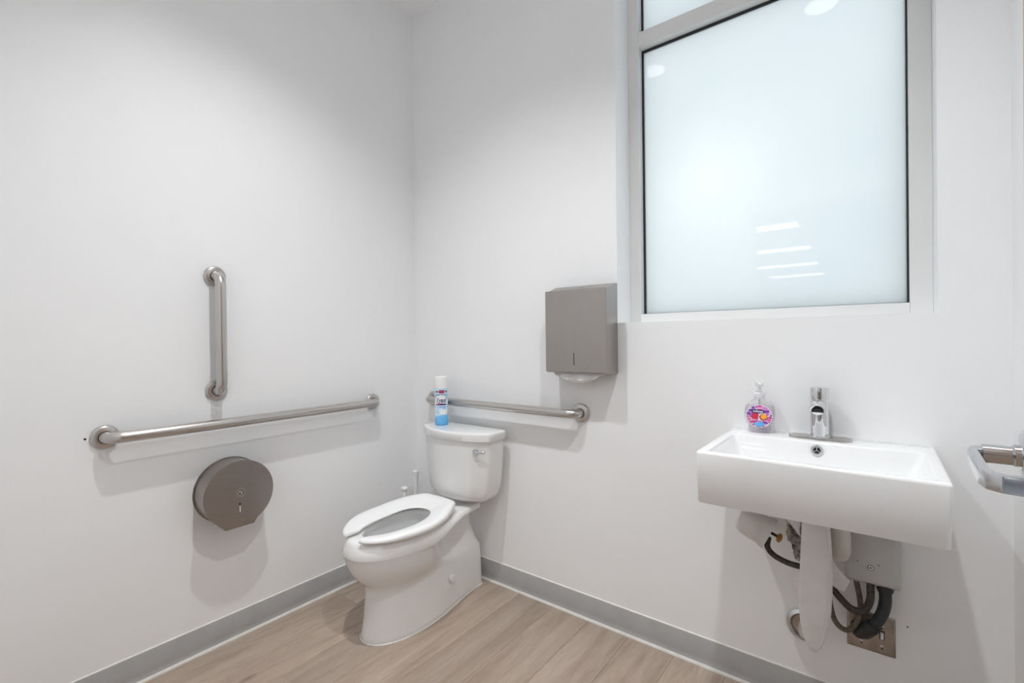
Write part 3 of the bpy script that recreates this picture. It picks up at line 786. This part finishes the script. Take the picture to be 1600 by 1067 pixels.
# soap bottle
bx0, by0 = 1.758, -.046
t = empty('soap_bottle', (bx0, by0, sz1))
def bottle(scale, zs):
    out = []
    for z, hw, hd in zs:
        out.append([Vector((bx0+scale*hw*math.copysign(abs(cos(a))**.8, cos(a)), by0+scale*hd*math.copysign(abs(sin(a))**.8, sin(a)), sz1+z)) for a in (2*pi*k/40 for k in range(40))])
    return out
zsb = [(.0005, .030, .016), (.002, .0325, .018), (.012, .0335, .0185), (.024, .0340, .0185), (.030, .0385, .019), (.042, .0432, .0195), (.058, .0460, .020), (.072, .0458, .0198), (.088, .0420, .019), (.098, .0345, .018), (.106, .0235, .0165), (.111, .0155, .0145), (.114, .0145, .0140), (.120, .0140, .0135)]
bo = part('bottle', loft(bottle(1, zsb)), M_clear, t, 50)
part('liquid', loft(bottle(.93, [(a+.0025, b, c) for a, b, c in zsb[:9]])), M_liquid, t, 50)
part('collar', lathe([(.0165, .113), (.0178, .116), (.0178, .128), (.0165, .130), (.0130, .132), (.0125, .137), (0, .137)], (bx0, by0, sz1), 'Z', 32), M_pump, t, 40)
pu = part('pump_head', lathe([(.0065, .137), (.006, .150), (.0105, .152), (.0125, .157), (.0125, .163), (.0105, .1665), (0, .168)], (bx0, by0, sz1), 'Z', 28), M_pump, t, 40)
part('nozzle', tube(bez([(bx0, by0, sz1+.159), (bx0+.004, by0-.020, sz1+.160), (bx0+.006, by0-.031, sz1+.156)], 5), [.0055]*4+[.0048]*4+[.0042]*3, 14), M_pump, t, 40)
part('dip_tube', tube([(bx0, by0+.006, sz1+.012), (bx0, by0, sz1+.113)], .003, 10), M_pump, t, 40)
def decal(poly, off, m, name, parent=bo):
    """flat print on the bottle face, curved with it"""
    bm = bmesh.new()
    c = bm.verts.new(dpt(sum(p[0] for p in poly)/len(poly), sum(p[1] for p in poly)/len(poly), off))
    V = [bm.verts.new(dpt(a, b, off)) for a, b in poly]
    for i in range(len(V)): bm.faces.new((c, V[i], V[(i+1) % len(V)]))
    return from_bm(name, bm, m, parent)
def dpt(a, b, off): return Vector((a, -.0198-.0012+.0055*(a/.046)**2*1.0-off, b))
circ = lambda cx_, cz_, rx, rz, n=36: [(cx_+rx*cos(2*pi*k/n), cz_+rz*sin(2*pi*k/n)) for k in range(n)]
def disc(cx_, cz_, rx, rz, off, m, name):
    bm = bmesh.new(); rings_ = [[bm.verts.new(dpt(cx_, cz_, off))]]
    for j in range(1, 7):
        rings_.append([bm.verts.new(dpt(cx_+rx*j/6*cos(2*pi*k/36), cz_+rz*j/6*sin(2*pi*k/36), off)) for k in range(36)])
    for a, b in zip(rings_, rings_[1:]):
        for k in range(36):
            f = list(dict.fromkeys([a[k % len(a)], a[(k+1) % 36 % len(a)], b[(k+1) % 36], b[k]]))
            bm.faces.new(f)
    return from_bm(name, bm, m, bo)
ZC = .0565
disc(0, ZC, .0385, .0375, 0.0, M_white, 'label_edge')
disc(0, ZC, .0368, .0358, .0004, M_fronds, 'label_print')
disc(-.011, ZC-.001, .0115, .0105, .0008, M_red, 'red_patch')
disc(.0105, ZC-.003, .0135, .0125, .0008, M_white, 'white_ring')
disc(.0125, ZC-.0035, .0118, .0108, .0012, M_crimson, 'red_fish_patch')
disc(.0135, ZC-.0015, .0088, .0085, .0016, M_orangep, 'orange_patch')
disc(.0, ZC-.0265, .0155, .0075, .0008, M_bluep, 'blue_patch')
bn = decal(rrect(-.0205, .0155, ZC+.0105, ZC+.0205, .003, 4), .0020, M_navy, 'navy_banner')
me = text_mesh('Softsoap', .0085, 0, 0, .0003)
for v in me.vertices: v.co = dpt(v.co.x-.0025, ZC+.0155+v.co.y, .0026)
link('brand_lettering', me, M_white, bo)
t.rotation_euler.z = .10
tag(t, 'small clear pump soap bottle with a colourful round label on the sink', 'soap bottle')

# ================================================================== UNDER THE SINK
t = empty('pipe_cover', (1.925, -.2, .30))
# tongue-shaped vinyl cover over the drain pipe
secs = []
for z, xl, xr, yd in ((.735, 1.893, 1.958, -.20), (.66, 1.892, 1.960, -.20), (.60, 1.889, 1.963, -.20), (.53, 1.886, 1.965, -.20), (.47, 1.883, 1.963, -.20), (.42, 1.8825, 1.960, -.20), (.375, 1.887, 1.953, -.20), (.345, 1.893, 1.946, -.20), (.322, 1.901, 1.937, -.20), (.307, 1.910, 1.928, -.20), (.302, 1.916, 1.922, -.20)):
    xc, w = (xl+xr)/2, (xr-xl)/2; dpt_ = min(.014, w)
    secs.append([Vector((xc+w*math.copysign(abs(cos(2*pi*k/36))**.62, cos(2*pi*k/36)), yd+dpt_*math.copysign(abs(sin(2*pi*k/36))**.5, sin(2*pi*k/36)), z)) for k in range(36)])
part('drain_sleeve', loft(secs), M_vinyl, t, 60)
part('seam', tube(bez([(1.9525, -.2135, .73), (1.957, -.2135, .60), (1.9585, -.2135, .50), (1.9535, -.2135, .42), (1.941, -.2135, .35), (1.928, -.212, .318)], 6), .0022, 8), M_vinyl, t, 60)
# loose flap behind the sleeve
bm = loft([[Vector((x, y, z)) for x, y, z in r] for r in (
    ((1.862, -.10, .50), (1.895, -.13, .505), (1.895, -.126, .508), (1.862, -.097, .503)),
    ((1.853, -.10, .45), (1.893, -.14, .45), (1.893, -.136, .45), (1.853, -.097, .45)),
    ((1.872, -.10, .37), (1.90, -.14, .36), (1.90, -.136, .36), (1.872, -.097, .37)),
    ((1.885, -.10, .32), (1.905, -.14, .32), (1.905, -.136, .32), (1.885, -.097, .32)))])
part('loose_flap', bm, M_vinyl, t, 60)
bm = loft([[Vector(p) for p in r] for r in (
    ((1.955, -.12, .545), (1.958, -.12, .47), (1.958, -.116, .47), (1.955, -.116, .545)),
    ((1.975, -.115, .515), (1.965, -.115, .462), (1.965, -.111, .462), (1.975, -.111, .515)),
    ((1.999, -.10, .485), (1.986, -.10, .452), (1.986, -.096, .452), (1.999, -.096, .485)))])
part('loose_strap', bm, M_vinyl, t, 60)
# bulky wrap elbow at the left
def wrap_tube(pts, rads, m, name, sq=.85):
    bm = tube(pts, rads, 26)
    return part(name, bm, m, t, 60)
M_wrap = add_mottle(mat('grey_vinyl_wrap', (.66, .64, .62), .5), (.60, .58, .555), (.70, .685, .67), 18, bump=.25, bscale=45)
part('elbow_wrap', tube([(1.712, -.145, .588), (1.716, -.147, .592), (1.735, -.152, .606), (1.765, -.152, .608), (1.797, -.152, .594)], [.006, .020, .041, .046, .0465], 9), M_wrap, t, 50)
part('wrap_lip', tube([(1.790, -.152, .5975), (1.803, -.152, .5915)], [.0485, .0505], 26), M_wrap, t, 50)
# crumpled dirty wrap between elbow and sleeve
random.seed(3)
bm = tube(bez([(1.872, -.12, .70), (1.871, -.13, .645), (1.874, -.13, .60), (1.878, -.13, .56), (1.885, -.13, .525)], 6), [.030]*8+[.027]*8+[.017]*8+[.010], 18)
for v in bm.verts: v.co += Vector((random.uniform(-1, 1), random.uniform(-1, 1), random.uniform(-1, 1)))*.004
M_smudge = mat('smudged_wrap', (.4, .36, .32), .5)
add_mottle(M_smudge, (.02, .018, .016), (.62, .58, .53), 55, bump=.5, bscale=60)
o = part('crumpled_wrap', bm, M_smudge, t, 40); o['label'] = 'dirty crumpled tape behind the white sleeve'
bm = loft([[Vector(p) for p in r] for r in (
    ((1.845, -.165, .70), (1.885, -.165, .66), (1.885, -.16, .66), (1.845, -.16, .70)),
    ((1.835, -.165, .675), (1.882, -.168, .625), (1.882, -.163, .625), (1.835, -.16, .675)),
    ((1.853, -.16, .645), (1.886, -.165, .605), (1.886, -.16, .605), (1.853, -.155, .645)))])
part('wrap_fold', bm, M_vinyl, t, 60)
# right-hand pipe wrap
part('side_wrap', tube([(1.966, -.135, .72), (1.972, -.135, .66), (1.976, -.133, .61), (1.978, -.13, .575), (1.978, -.128, .558), (1.978, -.128, .551)], [.030, .030, .029, .026, .018, .006], 24), M_dirtyvinyl, t, 60)
tag(t, 'loose white vinyl wrapping over the drain pipes under the sink', 'pipe cover')

# shut-off valve knob peeking out of the wrap
t = empty('shutoff_valve', (1.80, -.07, .56))
part('knob', lathe([(.0, 0), (.013, 0), (.0145, .003), (.0145, .007), (.010, .010), (0, .011)], (1.8155, -.095, .5665), (1, -.25, -.25), 18), M_orange, t, 40)
part('stem', tube([(1.787, -.085, .575), (1.817, -.095, .567)], .0045, 12), M_black, t, 40)
part('valve_body', tube([(1.778, -.001, .578), (1.778, -.10, .578)], .011, 16), M_brass, t, 40)
tag(t, 'small orange shut-off valve knob beside the white pipe wrap', 'valve')

def hose(pts, r, m, label, fit=None):
    t = empty('supply_hose', pts[0])
    part('hose', tube(bez(pts, 10), r, 14), m, t, 60)
    if fit:
        a, b = Vector(fit[0]), Vector(fit[1])
        part('fitting', tube([a, a.lerp(b, .45), a.lerp(b, .5), a.lerp(b, .55), b], [r*1.05, r*1.05, r*1.4, r*1.25, r*1.25], 8), M_brass, t, 30)
    tag(t, label, 'hose', 'braided supply hoses')
hose([(1.795, -.13, .575), (1.793, -.14, .548), (1.808, -.14, .527), (1.84, -.145, .516), (1.875, -.145, .512), (1.90, -.14, .512)], .0085, M_hose, 'dark braided hose curving from the left wrap to the sleeve')
hose([(2.011, -.05, .500), (2.013, -.05, .468), (2.020, -.052, .425), (2.022, -.055, .392), (2.013, -.06, .350), (1.988, -.06, .320), (1.962, -.06, .335), (1.949, -.06, .38), (1.945, -.07, .45)], .0075, M_hose2, 'brown braided hose looping lowest below the grey box', ((2.013, -.05, .472), (2.0105, -.05, .50)))
hose([(2.046, -.06, .505), (2.046, -.066, .470), (2.0445, -.078, .434), (2.029, -.085, .403), (2.001, -.087, .401), (1.975, -.088, .424), (1.954, -.09, .450), (1.935, -.095, .47)], .0098, M_hose, 'thick dark braided hose looping up to the middle of the grey box', ((2.046, -.06, .472), (2.046, -.06, .505)))

# grey electric water heater box
t = empty('water_heater', (2.05, 0, .48))
q = lambda x0, x1, z0, z1, y: [Vector((a, y, b)) for a, b in rrect(x0, x1, z0, z1, .008, 5)]
part('cover', loft([q(1.982, 2.1165, .468, .735, -.0005), q(1.982, 2.1165, .468, .735, -.025), q(1.984, 2.1145, .4745, .735, -.06), q(1.9865, 2.1065, .488, .733, -.082), q(1.9905, 2.102, .493, .730, -.0855)]), M_heater, t, 40)
part('label_panel', box(1.997, 2.096, -.0862, -.0852, .555, .70, .0004, 1), M_heater, t)
sc = part('screw', lathe([(.0062, 0), (.0062, .0012), (.0045, .002), (.0028, .0012), (0, .0012)], (2.047, -.0855, .5325), '-Y', 20), M_satin, t, 30)
o = from_bm('screw_recess', lathe([(.0022, .0013), (.0022, .0016), (0, .0016)], (2.047, -.0855, .5325), '-Y', 10), M_dark, None); o.data.transform(Matrix.Translation(-t.location)); o.parent = sc
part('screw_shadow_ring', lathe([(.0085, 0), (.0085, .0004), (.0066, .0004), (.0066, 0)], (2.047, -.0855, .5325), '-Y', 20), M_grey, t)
for dx, dz in ((-.030, .012), (.018, .012)): part('dimple', lathe([(.0025, 0), (.0025, .0005), (0, .0005)], (2.047+dx, -.0854, .5325+dz), '-Y', 10), M_grey, t)
tag(t, 'grey metal water heater box on the wall under the sink', 'water heater')

# black conduit from the box to the wall plate
t = empty('power_conduit', (2.07, -.05, .36))
part('upper_nut', lathe([(.0165, 0), (.0205, -.003), (.0205, -.028), (.0175, -.036), (.0145, -.038)], (2.079, -.052, .495), 'Z', 12), M_black, t, 30)
part('conduit', tube(bez([(2.079, -.052, .47), (2.0795, -.056, .435), (2.074, -.062, .405), (2.063, -.066, .378), (2.048, -.062, .352)], 8), .0150, 20), M_black, t, 50)
part('lower_nut', tube([(2.054, -.064, .362), (2.050, -.063, .355), (2.030, -.055, .328), (2.026, -.052, .322)], [.0185, .0205, .0205, .0175], 12), M_black, t, 30)
part('elbow', tube(bez([(2.032, -.055, .331), (2.020, -.046, .317), (2.012, -.025, .314), (2.012, -.004, .316)], 6), .0165, 18), M_black, t, 50)
tag(t, 'short thick black conduit bending from the grey box into the wall plate', 'conduit')

# tarnished two-gang plate
px0, px1, pz0, pz1 = 1.9868, 2.1032, .2492, .3640
t = empty('switch_plate', ((px0+px1)/2, 0, (pz0+pz1)/2))
part('plate', loft([[Vector((a, y, b)) for a, b in rrect(px0+i, px1-i, pz0+i, pz1-i, .002, 3)] for i, y in ((0, -.0006), (0, -.002), (.003, -.0055), (.006, -.006))]), M_plate, t, 40)
part('toggle_bezel', box(2.0655, 2.0775, -.0068, -.0055, .295, .321), M_dark, t)
part('toggle', box(2.0675, 2.0755, -.0135, -.006, .298, .318, .0015, 1), M_plast, t)
for x_, z_ in ((2.0225, .276), (2.0715, .276), (2.0715, .336)):
    part('screw', lathe([(.0042, 0), (.0042, .001), (.0025, .0016), (0, .0016)], (x_, -.006, z_), '-Y', 14), M_satin, t, 30)
    part('screw_hole', lathe([(.0022, 0), (.0022, .0006), (0, .0006)], (x_, -.006, z_-.008), '-Y', 10), M_dark, t, 30)
tag(t, 'tarnished steel two-gang switch plate with white toggle low on the wall', 'switch plate')

# drain escutcheon ring
t = empty('drain_escutcheon', (1.874, 0, .264))
part('ring', lathe([(.051, .0005), (.051, .004), (.046, .009), (.040, .011), (.036, .008), (.033, .002)], (1.874, 0, .264), '-Y', 40), M_satin, t, 40)
part('inner_plate', lathe([(.034, .0005), (.034, .0025), (0, .0025)], (1.874, 0, .264), '-Y', 32), M_plate, t, 40)
part('pipe_stub', tube([(1.876, -.002, .266), (1.879, -.03, .268), (1.882, -.06, .272)], .018, 18), M_dirtyvinyl, t, 50)
tag(t, 'round metal drain escutcheon on the wall half hidden by the white sleeve', 'escutcheon')

# ================================================================== OPEN DOOR AND LEVER
FXD, FRE = 2.2285, -.813
d = struct(empty('door_1', (2.27, FY, 0)))
dl = part('door_leaf', box(FXD, FXD+.044, FY+.005, FRE, .008, 2.125, .0015, 1), M_door, d)
for z in (.25, 1.05, 1.9): part('hinge', tube([(2.276, FY+.004, z-.05), (2.276, FY+.004, z+.05)], .006, 12), M_satin, d, 40)
ly, lz = -.868, 1.037
t = empty('door_lever', (FXD, ly, lz))
part('rose', lathe([(.037, 0.0), (.037, .006), (.034, .011), (.018, .013), (.017, .014)], (FXD, ly, lz), '-X', 40), M_satin, t, 40)
part('shank', lathe([(.0145, .012), (.0145, .02), (.0115, .022), (.0115, .05)], (FXD, ly, lz), '-X', 28), M_satin, t, 40)
# flat lever: shank bar, long arm and a short return towards the door
prof = lambda c, ax, hw, hh: [c+ax*hw+Vector((0, 0, hh)), c-ax*hw+Vector((0, 0, hh)), c-ax*hw-Vector((0, 0, hh)), c+ax*hw-Vector((0, 0, hh))]
path = [Vector((FXD-.020, ly+.002, lz-.002)), Vector((FXD-.045, ly+.002, lz-.002)), Vector((FXD-.056, ly-.004, lz-.003)), Vector((FXD-.061, ly-.016, lz-.004)), Vector((FXD-.061, ly-.06, lz-.007)), Vector((FXD-.061, ly-.102, lz-.010)), Vector((FXD-.058, ly-.118, lz-.011)), Vector((FXD-.048, ly-.128, lz-.011)), Vector((FXD-.03, ly-.130, lz-.011)), Vector((FXD-.012, ly-.130, lz-.011))]
rg = []
for i, p in enumerate(path):
    tn = (path[min(i+1, len(path)-1)]-path[max(i-1, 0)]); tn.z = 0; tn.normalize()
    ax = Vector((-tn.y, tn.x, 0))
    rg.append(prof(p, ax, .0052 if i > 2 else .0085, .0105 if i > 1 else .0105))
bm = loft(rg); bmesh.ops.bevel(bm, geom=bm.edges[:], offset=.0016, segments=2, profile=.5, affect='EDGES')
part('lever_arm', bm, M_satin, t, 40)
part('end_button', lathe([(.0062, 0), (.0062, .0008), (.005, .0012), (0, .0002)], (FXD-.052, ly+.010, lz-.002), (-.55, .83, 0), 20), M_chrome, t, 30)
tag(t, 'satin chrome return lever handle on the open door at the right edge', 'door handle')
from_bm('anchor_hole', lathe([(.0022, 0), (.0022, .0006), (0, .0006)], (2.13, 0, .352), '-Y', 10), M_dark, bpy.data.objects['wall_back'])
